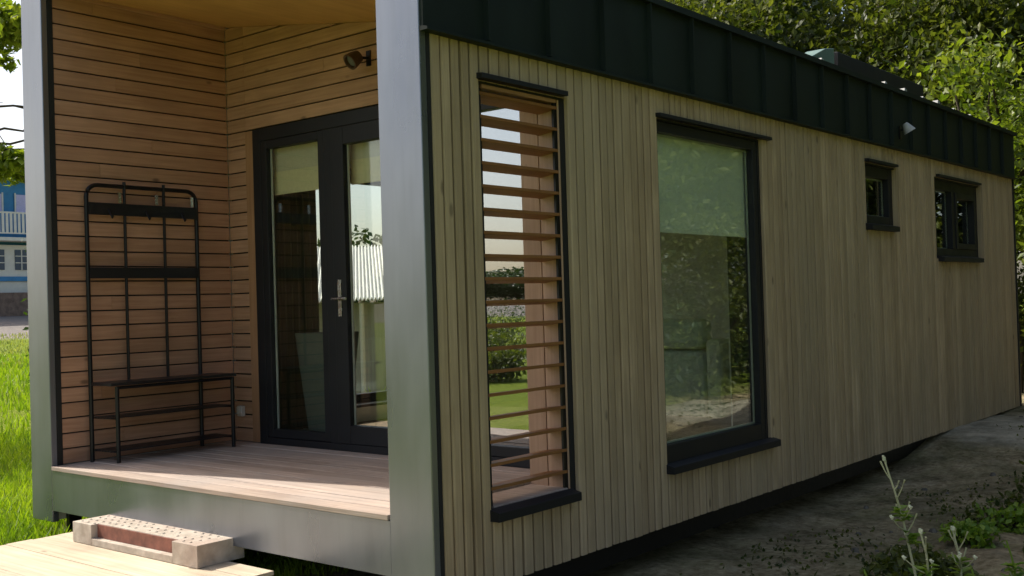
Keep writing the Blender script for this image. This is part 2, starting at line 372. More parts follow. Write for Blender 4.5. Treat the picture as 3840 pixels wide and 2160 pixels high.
# deck
dk = MB(); y = -.016
while y < D:
    y1 = min(y+.118, D+.03); dk.box((XI+.002, y+.002, -.0245+random.uniform(-.001, .001)), (XR-.012, y1-.003, random.uniform(-.0015, .0015))); y = y1
dk.build("deck", M_deck, house, .002)
MB().box((XI, .03, -.24), (XR, D+.1, -.027)).build("deck_joists", M_membrane, house)
for lx in (-3.16, -1.7, -.4):
    for ly in (.08, 3.0, 6.0): MB().box((lx, ly, -.75), (lx+.035, ly+.08, -.245)).build("support_leg", M_blackmetal, house)
MB().box((XL+.05, .5, -.33), (-.06, L-.1, -.245)).build("floor_frame", M_membrane, house)
for q in (-3.2, -.20): MB().box((q, .40, -.49), (q+.10, L-.2, -.331)).build("light_block_rail", M_blackmetal, house)  # added dark rails, block light so the gap under the wall stays black
# fascia with standing seams
fas = MB().box((.0, -.004, 2.06), (.022, L+.02, 2.50)).build("fascia", M_fascia, house)
sy = [-.004+.0, .392, .845, 1.304, 1.755, 2.205, 2.66, 3.113, 3.57, 4.015, 4.464, 4.91]
while sy[-1] < L-.5: sy.append(sy[-1]+.447)
for q in sy[1:]: MB().prism([(.022, q-.008, 2.064), (.050, q-.005, 2.064), (.050, q+.005, 2.064), (.022, q+.008, 2.064)], (0, 0, .434)).build("seam", M_fascia, fas)
MB().prism([(0, -.01, 2.044), (.05, -.01, 2.044), (.05, -.01, 2.056), (.024, -.01, 2.063), (0, -.01, 2.063)], (0, L+.04, 0)).build("drip_edge", M_fascia, house)
MB().prism([(-.08, -.01, 2.56), (-.08, -.01, 2.50), (.056, -.01, 2.500), (.056, -.01, 2.536)], (0, L+.04, 0)).build("roof_cap", M_fascia, house)

# windows on the long side
def flash(name, y0, y1, z0, z1, out, par, slope=.0):
    MB().prism([(-.01, y0, z0), (out, y0, z0), (out, y0, z1-slope), (-.01, y0, z1)], (0, y1-y0, 0)).build(name, M_anth, par, .0015)
def ring(y0, y1, z0, z1, t_, x0, x1):
    m = MB(); m.box((x0, y0, z0), (x1, y0+t_, z1)); m.box((x0, y1-t_, z0), (x1, y1, z1))
    m.box((x0, y0+t_, z0), (x1, y1-t_, z0+t_)); m.box((x0, y0+t_, z1-t_), (x1, y1-t_, z1)); return m
def window(o, hy, fr, panes=1, label=None, glass=None, rx=-.075, full=False):
    y0, y1, z0, z1 = o
    wn = ring(y0, y1, z0, z1, .012, -.245, -.012 if full else -.026).build("window", M_anth, house)
    if not full: MB().box((rx+.03, y1-.0125, z0), (-.004, y1-.001, z1)).build("reveal_board", M_clad, wn)
    if label: wn['label'] = label
    if full:
        y0 = 1.8725-.013-.045; a, b, c_, d = 1.872, 3.018, .085, 1.822; fm = MB(); rf = rx+.040
        fm.box((rx-.02, a-.001-.02, -.027), (rf, a, 1.88)); fm.box((rx-.02, b, -.027), (rf, 3.0725, 1.88)); fm.box((rx-.02, a, -.027), (rf, b, c_)); fm.box((rx-.02, a, d), (rf, b, 1.88))
        fm.build("window_frame", M_anth, wn, .003)
    else:
        ring(y0+.013, y1-.013, z0+.013, z1-.013, fr, rx-.02, rx+.045).build("window_frame", M_anth, wn, .003)
        a, b, c_, d = y0+.013+fr, y1-.013-fr, z0+.013+fr, z1-.013-fr
    spl = [a, b] if panes == 1 else [a, a+(b-a)*.42, b]
    for k in range(panes):
        u, v = spl[k], spl[k+1]
        if k > 0:
            MB().box((rx-.02, u-.04, c_), (rx+.05, u+.04, d)).build("mullion", M_anth, wn, .003)
            ring(u+.041, v-.002, c_+.001, d-.001, .055, rx-.01, rx+.06).build("window_sash", M_anth, wn, .003); u += .096; v -= .055
        elif panes > 1: v -= .04
        ring(u, v, c_, d, .012, rx-.012, rx-.004).build("glazing_bead", M_spacer, wn)
        MB().box((rx-.0035, u, c_), (rx+.0035, v, d)).build("pane", glass or M_glassw, wn)
    flash("window_header", hy[0][0], hy[0][1], z1+.0, z1+.024, .035, wn, .004)
    flash("window_sill", hy[1][0], hy[1][1], z0-.026, z0+.028, .052, wn, .014)
    return wn
window(OPS[1], ((1.840, 3.205), (1.838, 3.150)), .105, 1, "tall window with green tinted glass and a half drawn blind", rx=-.055, full=True)
window(OPS[2], ((4.855, 5.485), (4.838, 5.424)), .085, 1, "small upper window", rx=-.09)
window(OPS[3], ((6.492, 7.74), (6.487, 7.672)), .085, 2, "wider upper window with two panes", rx=-.09)
# slatted opening
lw = ring(.39, 1.0, -.04, 1.895, .010, -.262, -.027).build("louvre_opening", M_membrane, house)
lw['label'] = "tall slatted opening through the side wall"
rv = MB()
for a, b in ((-.262, -.150), (-.145, -.050)): rv.box((a, .990-.018, -.028), (b, .9895, 1.884)); rv.box((a, .4005, -.028), (b, .4185, 1.884))
rv.box((-.033, .9785, -.028), (-.0265, .9895, 1.884)); rv.build("reveal_boards", M_rev, lw, .002)
MB().box((-.262, .4185, 1.868), (-.03, .972, 1.8845)).build("reveal_top", M_porchY, lw)
MB().box((-.262, .4185, -.028), (-.03, .972, -.012)).build("reveal_bottom", M_deck, lw)
MB().box((-.046, .955, -.01), (-.034, .985, 1.866)).box((-.046, .4005, -.01), (-.034, .414, 1.866)).build("slat_rail", M_blackmetal, lw)
z = 1.838
for k in range(18):
    zz = z-k*.1045; a = .11; th = .0075
    ti = .012
    MB().prism([(-.030, .4015, zz+ti*.5-th), (-.030, .4015, zz+ti*.5+th), (-.030-a, .4015, zz-ti*.5+th), (-.030-a, .4015, zz-ti*.5-th)], (0, .596, 0)).build("slat", M_slat, lw, .0015)
flash("opening_header", .350, .990, 1.895, 1.922, .035, lw, .004)
flash("opening_sill", .355, .975, -.066, -.012, .052, lw, .014)
# interior opening on the left wall
lwn = ring(2.0, 3.9, .12, 1.98, .02, XL+.004, XI+.01).build("window", M_anth, house); lwn['label'] = "large window of the far side wall seen through the door"
ring(2.02, 3.88, .14, 1.96, .07, XL+.05, XL+.11).build("window_frame", M_anth, lwn, .003)
MB().box((XL+.075, 2.09, .21), (XL+.081, 3.81, 1.89)).build("pane", glassmat("clear glass", .05, (.95, .97, .96)), lwn)
# interior
MB().box((XI-.01, D+.13, -.02), (-.246, L-.11, .004)).build("interior_floor", M_infloor, house)
ci = MB()
for u, v, a, b in rects(D+.13, L-.11, 0, 2.38, OPS[1:]): ci.box((-.262, u, a), (-.247, v, b))
ci.build("interior_lining", M_inwall, house)
MB().box((XI-.01, 4.78, .01), (-.265, 4.86, 2.37)).build("partition_wall", M_inwall, house)

# door
door = MB(); fx = .085
door.box((DX0, D-.012, .0), (DX0+.085, D+.06, DH)); door.box((DX1-.085, D-.012, .0), (DX1, D+.06, DH))
door.box((DX0+.085, D-.012, DH-.085), (DX1-.085, D+.06, DH)); door.box((DX0+.085, D-.012, .0), (DX1-.085, D+.06, .045))
door.box((-2.135, D-.012, .045), (-2.062, D+.06, DH-.085))
door = door.build("glazed_door", M_anth, house, .003); door['label'] = "anthracite glazed porch door"
def glz(u, v, a, b, yy, par, gm=None):
    ring2 = MB()
    for q in ((u, u+.014), (v-.014, v)): ring2.box((q[0], yy+.006, a), (q[1], yy+.014, b))
    ring2.build("glazing_bead", M_spacer, par); MB().box((u, yy-.003, a), (v, yy+.003, b)).build("pane", gm or M_glass, par)
def leafframe(x0, x1, z0, z1, fw, yy, nm):
    m = MB(); m.box((x0, yy-.03, z0), (x0+fw, yy+.03, z1)); m.box((x1-fw, yy-.03, z0), (x1, yy+.03, z1))
    m.box((x0+fw, yy-.03, z0), (x1-fw, yy+.03, z0+fw)); m.box((x0+fw, yy-.03, z1-fw), (x1-fw, yy+.03, z1))
    return m.build(nm, M_anth, door, .004)
leafframe(-2.770, -2.137, .048, DH-.087, .055, D+.02, "fixed_frame"); glz(-2.715, -2.192, .103, DH-.142, D+.02, door)
leafframe(-2.060, -1.16, .048, DH-.087, .115, D+.012, "door_leaf"); glz(-1.945, -1.275, .163, DH-.202, D+.012, door)
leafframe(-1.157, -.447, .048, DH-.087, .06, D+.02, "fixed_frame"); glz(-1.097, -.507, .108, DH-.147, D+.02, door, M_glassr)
hd = MB().box((-2.018, D-.026, .845), (-1.988, D-.018, 1.075))
hd.tube([(-2.003, D-.020, .955), (-2.003, D-.065, .955), (-1.90, D-.068, .955)], .010, 10); hd.tube([(-2.055, D-.045, .955), (-2.003, D-.045, .955)], .008, 8)
hd.build("handle", M_steel, door, .002)

# ------------------------------------------------------------------ things on and in the house
def pipe(pts, r, n=10): return MB().tube(pts, r, n)
rack = empty("coat_rack_bench", (XI, .65, 0), label="black metal coat rack with bench seat against porch wall", cat="coat rack")
def rp(mb, nm, mat=M_blackmetal, bv=0):
    o = mb.build(nm, mat, rack, bv); o.matrix_parent_inverse = Matrix.Translation((-XI, -.65, 0)); return o
x0 = -3.095; ya, yb = .222, 1.008; zt = 1.706; rr = .075
arc = lambda cy, cz_, a0, a1: [(x0, cy+rr*math.cos(R(a)), cz_+rr*math.sin(R(a))) for a in np.linspace(a0, a1, 7)]
rp(pipe([(x0, ya, 0), (x0, ya, .8), (x0, ya, zt-rr)]+arc(ya+rr, zt-rr, 180, 90)+arc(yb-rr, zt-rr, 90, 0)+[(x0, yb, .8), (x0, yb, 0)], .0135), "rack_frame")
for yy in (.478, .760): rp(pipe([(x0+.004, yy, .47), (x0+.004, yy, zt+.03)], .010, 8), "upright")
for za, zb2 in ((1.520, 1.596), (1.126, 1.194)): rp(MB().box((x0+.012, ya+.006, za), (x0+.020, yb-.006, zb2)), "rail_plate", M_blackseat)
for yy in (.36, .62, .88):
    rp(pipe([(x0+.020, yy, 1.555), (x0+.06, yy, 1.500), (x0+.07, yy, 1.512)], .006, 6), "hook")
for yy in (.44, .70, .965):
    rp(MB().box((x0+.010, yy-.010, 1.60), (x0+.018, yy+.010, 1.665)), "bracket", M_steel)
xf = -2.875
for yy in (.268, 1.10):
    rp(pipe([(xf, yy, 0), (xf, yy, .462)], .0125), "leg")
rp(MB().box((x0-.01, ya-.005, .468), (xf+.018, 1.125, .486)), "seat", M_blackseat, .003)
rp(pipe([(xf, .268, .455), (xf, 1.10, .455)], .010), "seat_rail")
for zz in (.27, .07):
    sh = MB()
    for k in range(6): q = x0+.02+k*.034; sh.box((q, ya, zz), (q+.026, 1.10, zz+.008))
    sh.tube([(x0, ya+.02, zz), (xf, .268, zz)], .008, 6); sh.tube([(x0, 1.0, zz), (xf, 1.10, zz)], .008, 6)
    rp(sh, "shelf", M_blackseat)

M_bronze = plain("dark bronze lamp metal", (.09, .055, .035), .45, .3, .2, 20)
lamp = empty("wall_spotlight", (-1.70, D, 2.42), label="small round dark spotlight on the porch wall above the door", cat="lamp")
def lathe(prof, n=20, axis='z'):
    m = MB(); vs = []
    for r_, h_ in prof:
        for k in range(n): vs.append((r_*math.cos(2*math.pi*k/n), r_*math.sin(2*math.pi*k/n), h_))
    fs = [(i_*n+k, i_*n+(k+1) % n, (i_+1)*n+(k+1) % n, (i_+1)*n+k) for i_ in range(len(prof)-1) for k in range(n)]
    fs += [tuple(range(n))[::-1], tuple((len(prof)-1)*n+k for k in range(n))]
    return m.add(vs, fs)
MB().box((-.022, -.012, -.055), (.022, 0, .055)).build("wall_plate", M_blackmetal, lamp, .003)
pipe([(0, -.01, 0), (-.02, -.06, 0), (-.03, -.09, -.01)], .010).build("arm", M_blackmetal, lamp)
hs = lathe([(.030, .04), (.045, .035), (.052, .0), (.060, -.045), (.060, -.055), (.048, -.055), (.044, -.02)]).build("lamp_housing", M_bronze, lamp, smooth=False)
hs.location = (-.035, -.105, -.01); hs.rotation_euler = (R(-52), R(14), 0)
ln = lathe([(.043, -.030), (.043, -.034)]).build("lens", plain("lamp lens", (.12, .12, .11), .2), lamp); ln.location = hs.location; ln.rotation_euler = hs.rotation_euler
lamp.scale = (.86, .86, .86)
sl = empty("fascia_spotlight", (.022, 5.571, 2.21), label="small pale floodlight fixed on the dark roof fascia", cat="lamp")
MB().box((0, -.02, -.075), (.012, .02, .03)).build("mounting_plate", M_blackmetal, sl)
fl = lathe([(.018, .05), (.028, .03), (.05, -.03), (.046, -.03)]).build("lamp_shade", plain("pale metal shade", (.42, .42, .40), .4), sl); fl.location = (.07, 0, .005); fl.rotation_euler = (R(15), R(-25), 0)
MB().box((.010, -.008, -.01), (.06, .008, .005)).build("arm", M_blackmetal, sl)
sk = empty("wall_socket", (-3.052, D, .21), label="small pale outdoor socket box low on wall beside the door", cat="socket")
MB().box((-.024, -.032, -.036), (.024, 0, .036)).build("socket_box", M_socket, sk, .004)
MB().box((-.019, -.042, -.02), (.019, -.0325, .03)).build("cover", M_socket, sk, .003)
# roof equipment
vent = empty("roof_vent", (-.35, 4.92, zr(-.35)), label="small pale green wedge shaped vent on the roof edge", cat="roof vent")
MB().prism([(0, -.24, -.005), (0, .27, -.005), (0, .27, .290), (0, .10, .262), (0, -.24, .13)], (-.16, 0, 0)).build("vent_hood", plain("pale green vent metal", (.14, .22, .19), .45), vent, .004)
pnl = empty("solar_panel", (-.35, 5.27, zr(-.35)), label="long dark solar panel lying on the cabin roof", cat="solar panel")
MB().prism([(0, 0, .02), (-.9, 0, .165), (-.9, 0, .40), (0, 0, .275)], (0, 2.05, 0)).build("panel", M_anth, pnl, .004)
for q in (.1, .7, 1.35, 1.9):
    MB().box((-.03, q, -.005), (.0, q+.04, .0195)).build("mounting_foot", M_steel, pnl)
for k, (q, s_) in enumerate(((3.3, .02), (4.2, .03), (5.45, .035), (5.9, .04), (6.35, .03), (6.75, .045), (7.2, .03), (7.7, .03))):
    o = MB().prism([(0, -s_, 0), (0, s_, 0), (0, s_*.7, s_*.9), (0, -s_*.4, s_*1.1)], (-.05, 0, 0)).build("roof_clip", M_socket, None, .002)
    o.location = (-.03, q, 2.563); tag(o, "pale metal clip on the roof edge, "+["first", "second", "third", "fourth", "fifth", "sixth", "seventh", "eighth"][k]+" from the porch end", "roof clip", "roof edge clips")
# interior things
def blind(nm, a, b, hem, label, axis='x'):
    e = empty(nm, a, label=label, cat="roller blind"); mb_ = M_blind if axis == 'x' else M_blind3
    if axis == 'x':
        wd = b[0]-a[0]; MB().box((0, 0, hem), (wd, .006, b[2]-a[2])).build("blind_cloth", M_blind, e); MB().box((0, -.004, 0), (wd, .010, hem-.001)).build("hem_band", M_blind2, e)
    else:
        wd = b[1]-a[1]; MB().box((0, 0, hem), (.006, wd, b[2]-a[2])).build("blind_cloth", M_blind3, e); MB().box((-.004, 0, 0), (.010, wd, hem-.001)).build("hem_band", M_blind3, e)
blind("roller_blind", (-2.74, D+.075, 1.675), (-2.16, 0, 2.03), .155, "short cream roller blind behind the fixed left door pane")
blind("roller_blind", (-1.97, D+.075, 1.675), (-1.24, 0, 2.03), .155, "short cream roller blind behind the opening door leaf")
blind("roller_blind", (-.088, 1.875, 1.27), (0, 3.070, 1.875), .03, "half drawn roller blind behind the tall tinted window", 'y')
cu = MB(); n = 60
pts = [(-3.06+.035*math.sin(k*.9), 1.50+k*.0085) for k in range(n)]
for (a, b), (c_, d) in zip(pts, pts[1:]): cu.add([(a, b, .03), (c_, d, .03), (c_, d, 1.85), (a, b, 1.85)], [(0, 1, 2, 3)])
c0 = cu.build("curtain", M_curtain); m_ = c0.modifiers.new("thick", 'SOLIDIFY'); m_.thickness = .004
tag(c0, "dark olive curtain hanging inside behind the left door pane", "curtain")
po = empty("planter", (-2.56, 1.66, .004), label="tall tapered grey planter standing inside behind the door", cat="planter")
MB().add([(-.10, -.10, .05), (.10, -.10, .05), (.10, .10, .05), (-.10, .10, .05), (-.155, -.155, .73), (.155, -.155, .73), (.155, .155, .73), (-.155, .155, .73),
          (-.13, -.13, .73), (.13, -.13, .73), (.13, .13, .73), (-.13, .13, .73), (-.125, -.125, .66), (.125, -.125, .66), (.125, .125, .66), (-.125, .125, .66)],
         [(3, 2, 1, 0), (0, 1, 5, 4), (1, 2, 6, 5), (2, 3, 7, 6), (3, 0, 4, 7), (4, 5, 9, 8), (5, 6, 10, 9), (6, 7, 11, 10), (7, 4, 8, 11), (8, 9, 13, 12), (9, 10, 14, 13), (10, 11, 15, 14), (11, 8, 12, 15), (12, 13, 14, 15)]).build("pot_body", M_pot, po, .004)
MB().box((-.08, -.08, 0), (.08, .08, .049)).build("pot_foot", M_pot, po)
sf = empty("sofa", (-1.22, 3.45, .004), label="pale green sofa inside the room behind tall tinted window", cat="sofa")
MB().box((-.62, -.10, .06), (.62, .75, .52)).build("seat", M_sofa, sf, .04); MB().box((-.60, -.12, .53), (.60, .10, .74)).build("backrest", M_sofa, sf, .05)
for a in (-.75, .63): MB().box((a, -.10, .06), (a+.12, .75, .60)).build("armrest", M_sofa, sf, .03)
# ------------------------------------------------------------------ platform and concrete block
PZ = -.335
pf = empty("wooden_platform", (-2.0, -.8, ground_h(-2.0, -.8).item()), label="pale board platform in the sun before the porch step", cat="platform")
def pp(mb, nm, mat, bv=0):
    o = mb.build(nm, mat, pf, bv); o.matrix_parent_inverse = Matrix.Translation(-pf.location); return o
y = -.035; k = 0
while y > -1.6:
    y1 = y-.145
    pp(MB().box((-2.78+random.uniform(-.004, .004), y1+.0012, PZ-.022), (-1.02+random.uniform(-.012, .012), y, PZ+random.uniform(-.002, .002))), "board", M_plat, .003); y = y1; k += 1
for q in (-2.7, -1.95, -1.14): pp(MB().box((q, -1.55, PZ-.10), (q+.09, -.05, PZ-.0235)), "bearer", M_plat, .003)
blk = empty("concrete_step_block", (-1.945, -.222, PZ), label="studded concrete block with red recess lying on the pale boards", cat="concrete block")
bw, bd, bh = 1.15, .275, .110
body = MB()
body.box((-bw/2, 0, 0), (-bw/2+.19, bd, bh)); body.box((bw/2-.21, 0, 0), (bw/2, bd, bh))
body.box((-bw/2+.1901, 0, 0), (bw/2-.2101, bd, .036)); body.box((-bw/2+.1901, .045, .0365), (bw/2-.2101, bd, bh))
MB().box((-bw/2+.192, .036, .0375), (bw/2-.212, .0445, bh-.004)).build("recess_panel", M_brickred, blk)
st = body
for iy in range(5):
    for ix in range(17):
        u = -bw/2+.045+ix*.0632+random.uniform(-.003, .003); v = .03+iy*.052
        if v < .05 and -bw/2+.18 < u < bw/2-.2: continue
        if random.random() < .12: continue
        st.tube([(u, v, bh-.001), (u, v, bh+.005)], [.011, .006], 8)
st.build("block_body", M_conc, blk, .0025)
blk.rotation_euler.z = R(.3)

# ------------------------------------------------------------------ vegetation
def leaves(P, size, flat=.35, seed=1):
    """P: (n,3) leaf centres -> folded pointed leaf quads."""
    r = np.random.default_rng(seed); n = len(P); s = size*r.uniform(.6, 1.25, n)[:, None]
    d = r.normal(size=(n, 3)); d[:, 2] -= .25; d /= np.linalg.norm(d, axis=1)[:, None]
    up = r.normal(size=(n, 3))*flat*1.6+np.array([0, 0, 1.0]); sd_ = np.cross(d, up); sd_ /= np.linalg.norm(sd_, axis=1)[:, None]
    nn = np.cross(sd_, d)
    a = P-d*s*.5; c = P+d*s*.55; b = P+sd_*s*.30+nn*s*.08; e = P-sd_*s*.30+nn*s*.08
    v = np.stack([a, b, c, e], 1).reshape(-1, 3); f = np.arange(4*n).reshape(n, 4); return v, f
def crown_points(n, rx, ry, rz, nclump, seed, shell=.55, spread=.33):
    r = np.random.default_rng(seed); C_ = r.normal(size=(nclump, 3)); C_ /= np.linalg.norm(C_, axis=1)[:, None]
    rad = shell+(1-shell)*r.random(nclump)[:, None]; C_ = C_*rad*np.array([rx, ry, rz])
    sz = r.uniform(.5, 1.3, nclump); idx = r.choice(nclump, n, p=sz**2/np.sum(sz**2))
    P = C_[idx]+r.normal(size=(n, 3))*(spread*sz[idx])[:, None]*np.array([1, 1, .55]); return P, C_
def tree_proto(name, h, cr_, n, nclump, leaf, mat, seed, label, cz_, spread=.45, cat="tree", lean=(0, 0), sz=(1, 1, 1), trunk_r=.17):
    e = empty(name, (0, 0, 0), label=label, cat=cat)
    r = random.Random(seed); P, C_ = crown_points(n, cr_*sz[0], cr_*sz[1], cr_*sz[2], nclump, seed, .35, spread); off = np.array([lean[0], lean[1], cz_])
    v, f = leaves(P+off, leaf, seed=seed); mesh_np("crown", v, f, mat, e)
    tr = MB(); top = Vector((lean[0]*.7, lean[1]*.7, cz_+cr_*.3))
    pts = [Vector((0, 0, -.15)), Vector((.05, -.03, h*.15)), Vector((lean[0]*.2-.05, lean[1]*.2+.04, h*.35)), Vector((lean[0]*.5, lean[1]*.5, cz_-cr_*.2)), top]
    tr.tube(pts, [trunk_r*1.25, trunk_r, trunk_r*.85, trunk_r*.6, trunk_r*.25], 10); tr.build("trunk", M_bark, e, smooth=True)
    lb = MB()
    for k in range(min(26, nclump)):
        c_ = Vector(C_[k]+off); s_ = pts[2].lerp(top, r.uniform(.25, .9)); mid = s_.lerp(c_, .5)+Vector((r.uniform(-.2, .2), r.uniform(-.2, .2), r.uniform(-.1, .25)))
        lb.tube([s_, mid, c_], [trunk_r*.35, trunk_r*.2, .012], 6)
    lb.build("limbs", M_bark, e, smooth=True)
    return e
G_T = "dense trees behind the cabin"
woods = [ # x, y, scale, rot
 (-3.6, 17.0, 1.0, 0), (-7.0, 15.6, .95, 1.2), (-.4, 18.5, .95, 2.3), (-10.4, 16.6, 1.0, 4.0), (-4.9, 20.6, 1.15, 5.1), (-1.9, 22.4, 1.1, .8), (-8.6, 21.4, 1.2, 2.0),
 (-13.2, 20.6, 1.1, 3.3), (2.4, 20.8, 1.0, 1.7), (-5.6, 26.5, 1.35, .4), (-11.5, 27, 1.4, 2.7), (.5, 27, 1.3, 5.6), (-17, 26, 1.4, 1.0), (-8.0, 18.2, 1.3, 2.2), (-10.4, 21.5, 1.5, .3)]
protoA = tree_proto("leafy_tree", 8.0, 2.7, 22000, 60, .16, M_leafA, 3, "x", 4.3, .42, sz=(1, 1, 1.15))
desc = ["leafy tree right behind the middle of the dark roof", "leafy tree standing behind the roof above the solar panel", "sunlit leafy tree beside the far rear corner of the cabin",
 "leafy tree behind the roof near the top centre", "second row leafy tree behind the rear roof end", "second row leafy tree past the rear cabin corner", "tall second row tree behind the roof vent",
 "second row leafy tree toward the porch side", "leafy tree to the right of the rear cabin corner", "tall back row tree behind rear roof corner", "tall back row tree behind the middle of the roof",
 "tall back row tree at the right edge", "tall back row tree farthest to the left behind the roof", "tall tree at the top edge where the roof line leaves the picture", "tallest tree behind the upper left of the roof"]
for k, (x, y, s_, r_) in enumerate(woods):
    o = protoA if k == 0 else copy_tree(protoA)
    o.location = (x, y, ground_h(x, y).item()); o.scale = (s_, s_, s_*random.uniform(.95, 1.08)); o.rotation_euler.z = r_; tag(o, desc[k], group=G_T)
# bright young trees at the far right edge
yt = tree_proto("young_tree", 3.6, 1.15, 6500, 40, .095, M_leafB, 8, "x", 2.4, .25, sz=(1, 1, 1.25), trunk_r=.06)
for k, (x, y, s_, lab) in enumerate(((-1.0, 12.6, 1.3, "bright yellow green young tree just past the rear cabin corner"), (-2.9, 13.2, 1.25, "young low tree behind the rear end of the roof"),
                                     (.3, 14.6, 1.3, "young bright tree at the right picture edge"), (-5.4, 12.2, 1.3, "young low tree behind the roof near the solar panel"))):
    o = yt if k == 0 else copy_tree(yt if k == 2 else protoA); o.location = (x, y, ground_h(x, y).item()); o.scale = (s_ if k in (0, 2) else s_*.42,)*3; o.rotation_euler.z = k*1.9; tag(o, lab, group="young trees behind the cabin")
# trees standing on the right, reflected in the tall window
RT = [(6.2, 11.5, 1.1), (9.0, 7.5, 1.15), (4.2, 17, 1.2), (9.5, 14, 1.3), (8.8, 2.0, 1.1), (7.2, 19.5, 1.3), (12.5, 10.5, 1.3)]
RL = ["leafy tree right of the cabin beyond the weeds", "leafy tree opposite the cabin side wall", "leafy tree beyond the rear corner on the right", "leafy tree far right in second row",
      "leafy tree opposite the slatted opening", "leafy tree at the far end of the right row", "outermost leafy tree on the right"]
for k, (x, y, s_) in enumerate(RT):
    o = copy_tree(protoA); o.location = (x, y, ground_h(x, y).item()); o.scale = (s_,)*3; o.rotation_euler.z = 1+k*1.3; tag(o, RL[k], group="trees opposite the cabin side")
# low undergrowth bushes
def bush(name, loc, rx, rz, n, leaf, mat, seed, label, cat="bush", group=None, ry=None):
    P, C_ = crown_points(n, rx, ry or rx, rz, 26, seed, .3, .22*rx); P[:, 2] = np.abs(P[:, 2]+rz*.9)
    e = empty(name, loc, label=label, cat=cat, group=group)
    v, f = leaves(P, leaf, seed=seed); mesh_np("foliage", v, f, mat, e)
    s_ = MB()
    for c_ in C_[:12]: s_.tube([(0, 0, -.05), (c_[0]*.4, c_[1]*.4, rz*.5), (c_[0], c_[1], abs(c_[2]+rz*.9))], [.02, .014, .005], 5)
    s_.build("stems", M_bark, e); return e
bl = ["low green bush at the right edge behind the cabin corner", "dark bush just behind the rear cabin corner", "wide bush under the trees at the far right", "bush under the trees behind the cabin",
      "dense bush on the right past the sandy patch", "bush in the shade opposite the side wall", "large bush opposite the tall window", "dark bush under the right hand trees"]
for k, (x, y, rx, rz) in enumerate(((-.2, 13.4, 1.0, .8), (-1.2, 14.8, 1.1, 1.0), (-1.0, 18, 1.6, 1.2), (-4, 15.5, 1.8, 1.2), (2.4, 15.5, 1.6, 1.1), (7.2, 9.0, 1.6, 1.1), (6.4, 14.5, 1.7, 1.3), (8.5, 5.5, 1.5, 1.1))):
    bush("bush", (x, y, ground_h(x, y).item()), rx, rz, 5000, .10, M_leafA, 40+k, bl[k])
for k, (x, y, rx, rz, lb_) in enumerate(((3.9, 5.0, 1.1, 1.0, "rounded bush mirrored at the left of the tall window"), (3.8, 7.0, 1.2, 1.25, "rounded bush facing the middle of the side wall"), (3.9, 9.2, 1.2, 1.2, "rounded bush facing the rear part of the side wall"), (3.9, 11.8, 1.3, 1.3, "rounded bush beyond the rear corner on the right side"),
        (-11.6, -11.2, .9, .45, "low bush in the meadow before the porch"), (-16.5, -16.3, 1.3, .5, "second low bush farther out in the meadow"), (-23.5, -25.5, 2.2, .7, "wide dark bush far out in the meadow"), (-9.0, -8.2, .6, .3, "small shrub in the meadow nearest the porch"))):
    bush("bush", (x, y, ground_h(x, y).item()), rx, rz, 5200 if k < 4 else 2200, .09, M_leafD if k in (1, 3, 6) else M_leafA, 80+k, lb_)
# left side tree whose branches droop into view
lt = empty("roadside_tree", (-12.6, -1.0, ground_h(-12.6, -1.0).item()), label="tree with thin drooping branches left of the grey column", cat="tree")
P, C_ = crown_points(9000, 2.1, 2.2, 1.6, 46, 21, .5, .34); P += np.array([.3, .2, 5.8]); C_ += np.array([.3, .2, 5.8])
P2, _ = crown_points(750, .5, .55, .22, 9, 22, .2, .12); P2 += np.array([1.75, 4.45, 3.30])
P3, _ = crown_points(1900, .8, .8, .62, 14, 23, .2, .14); P3 += np.array([1.75, 4.3, 5.15])
v, f = leaves(np.concatenate([P, P2, P3]), .15, seed=9); mesh_np("crown", v, f, M_leafB, lt)
tb = MB(); tb.tube([(0, 0, -.1), (.05, .1, 2), (.2, .5, 4), (.7, 1.2, 6)], [.2, .16, .12, .05], 10)
tb.build("trunk", M_bark, lt, smooth=True)
tb = MB()
for c_ in C_[:20]: tb.tube([(.2, .5, 4), Vector((.4, .9, 5)).lerp(Vector(c_), .5), c_], [.06, .035, .01], 6)
for pts in ([(.2, .5, 4.0), (.9, 2.4, 4.25), (1.6, 3.9, 4.0), (1.9, 5.0, 4.12)], [(.1, .3, 3.3), (.9, 2.4, 3.2), (1.6, 4.1, 3.55), (1.9, 5.0, 4.0)], [(.1, .3, 3.3), (.9, 2.3, 3.1), (1.6, 4.2, 3.45), (1.9, 5.0, 3.85)],
            [(.1, .3, 3.2), (1.0, 2.6, 3.42), (1.9, 4.9, 3.55)], [(.1, .4, 4.2), (1.0, 2.3, 5.0), (1.8, 4.5, 5.1)]): 
    pp_ = []
    for a_, b_ in zip(pts, pts[1:]):
        for q_ in range(5): pp_.append(Vector(a_).lerp(Vector(b_), q_/5)+Vector((0, random.uniform(-.05, .05), random.uniform(-.07, .07))))
    pp_.append(Vector(pts[-1])); tb.tube(pp_, [.035-.024*q_/len(pp_) for q_ in range(len(pp_))], 6)
    for q_ in range(4, len(pp_)-1, 3): tb.tube([pp_[q_], pp_[q_]+Vector((.05, .25, random.uniform(-.3, .25))), pp_[q_]+Vector((.1, .55, random.uniform(-.5, .3)))], [.012, .008, .004], 5)
tb.build("branches", M_bark, lt, smooth=True)
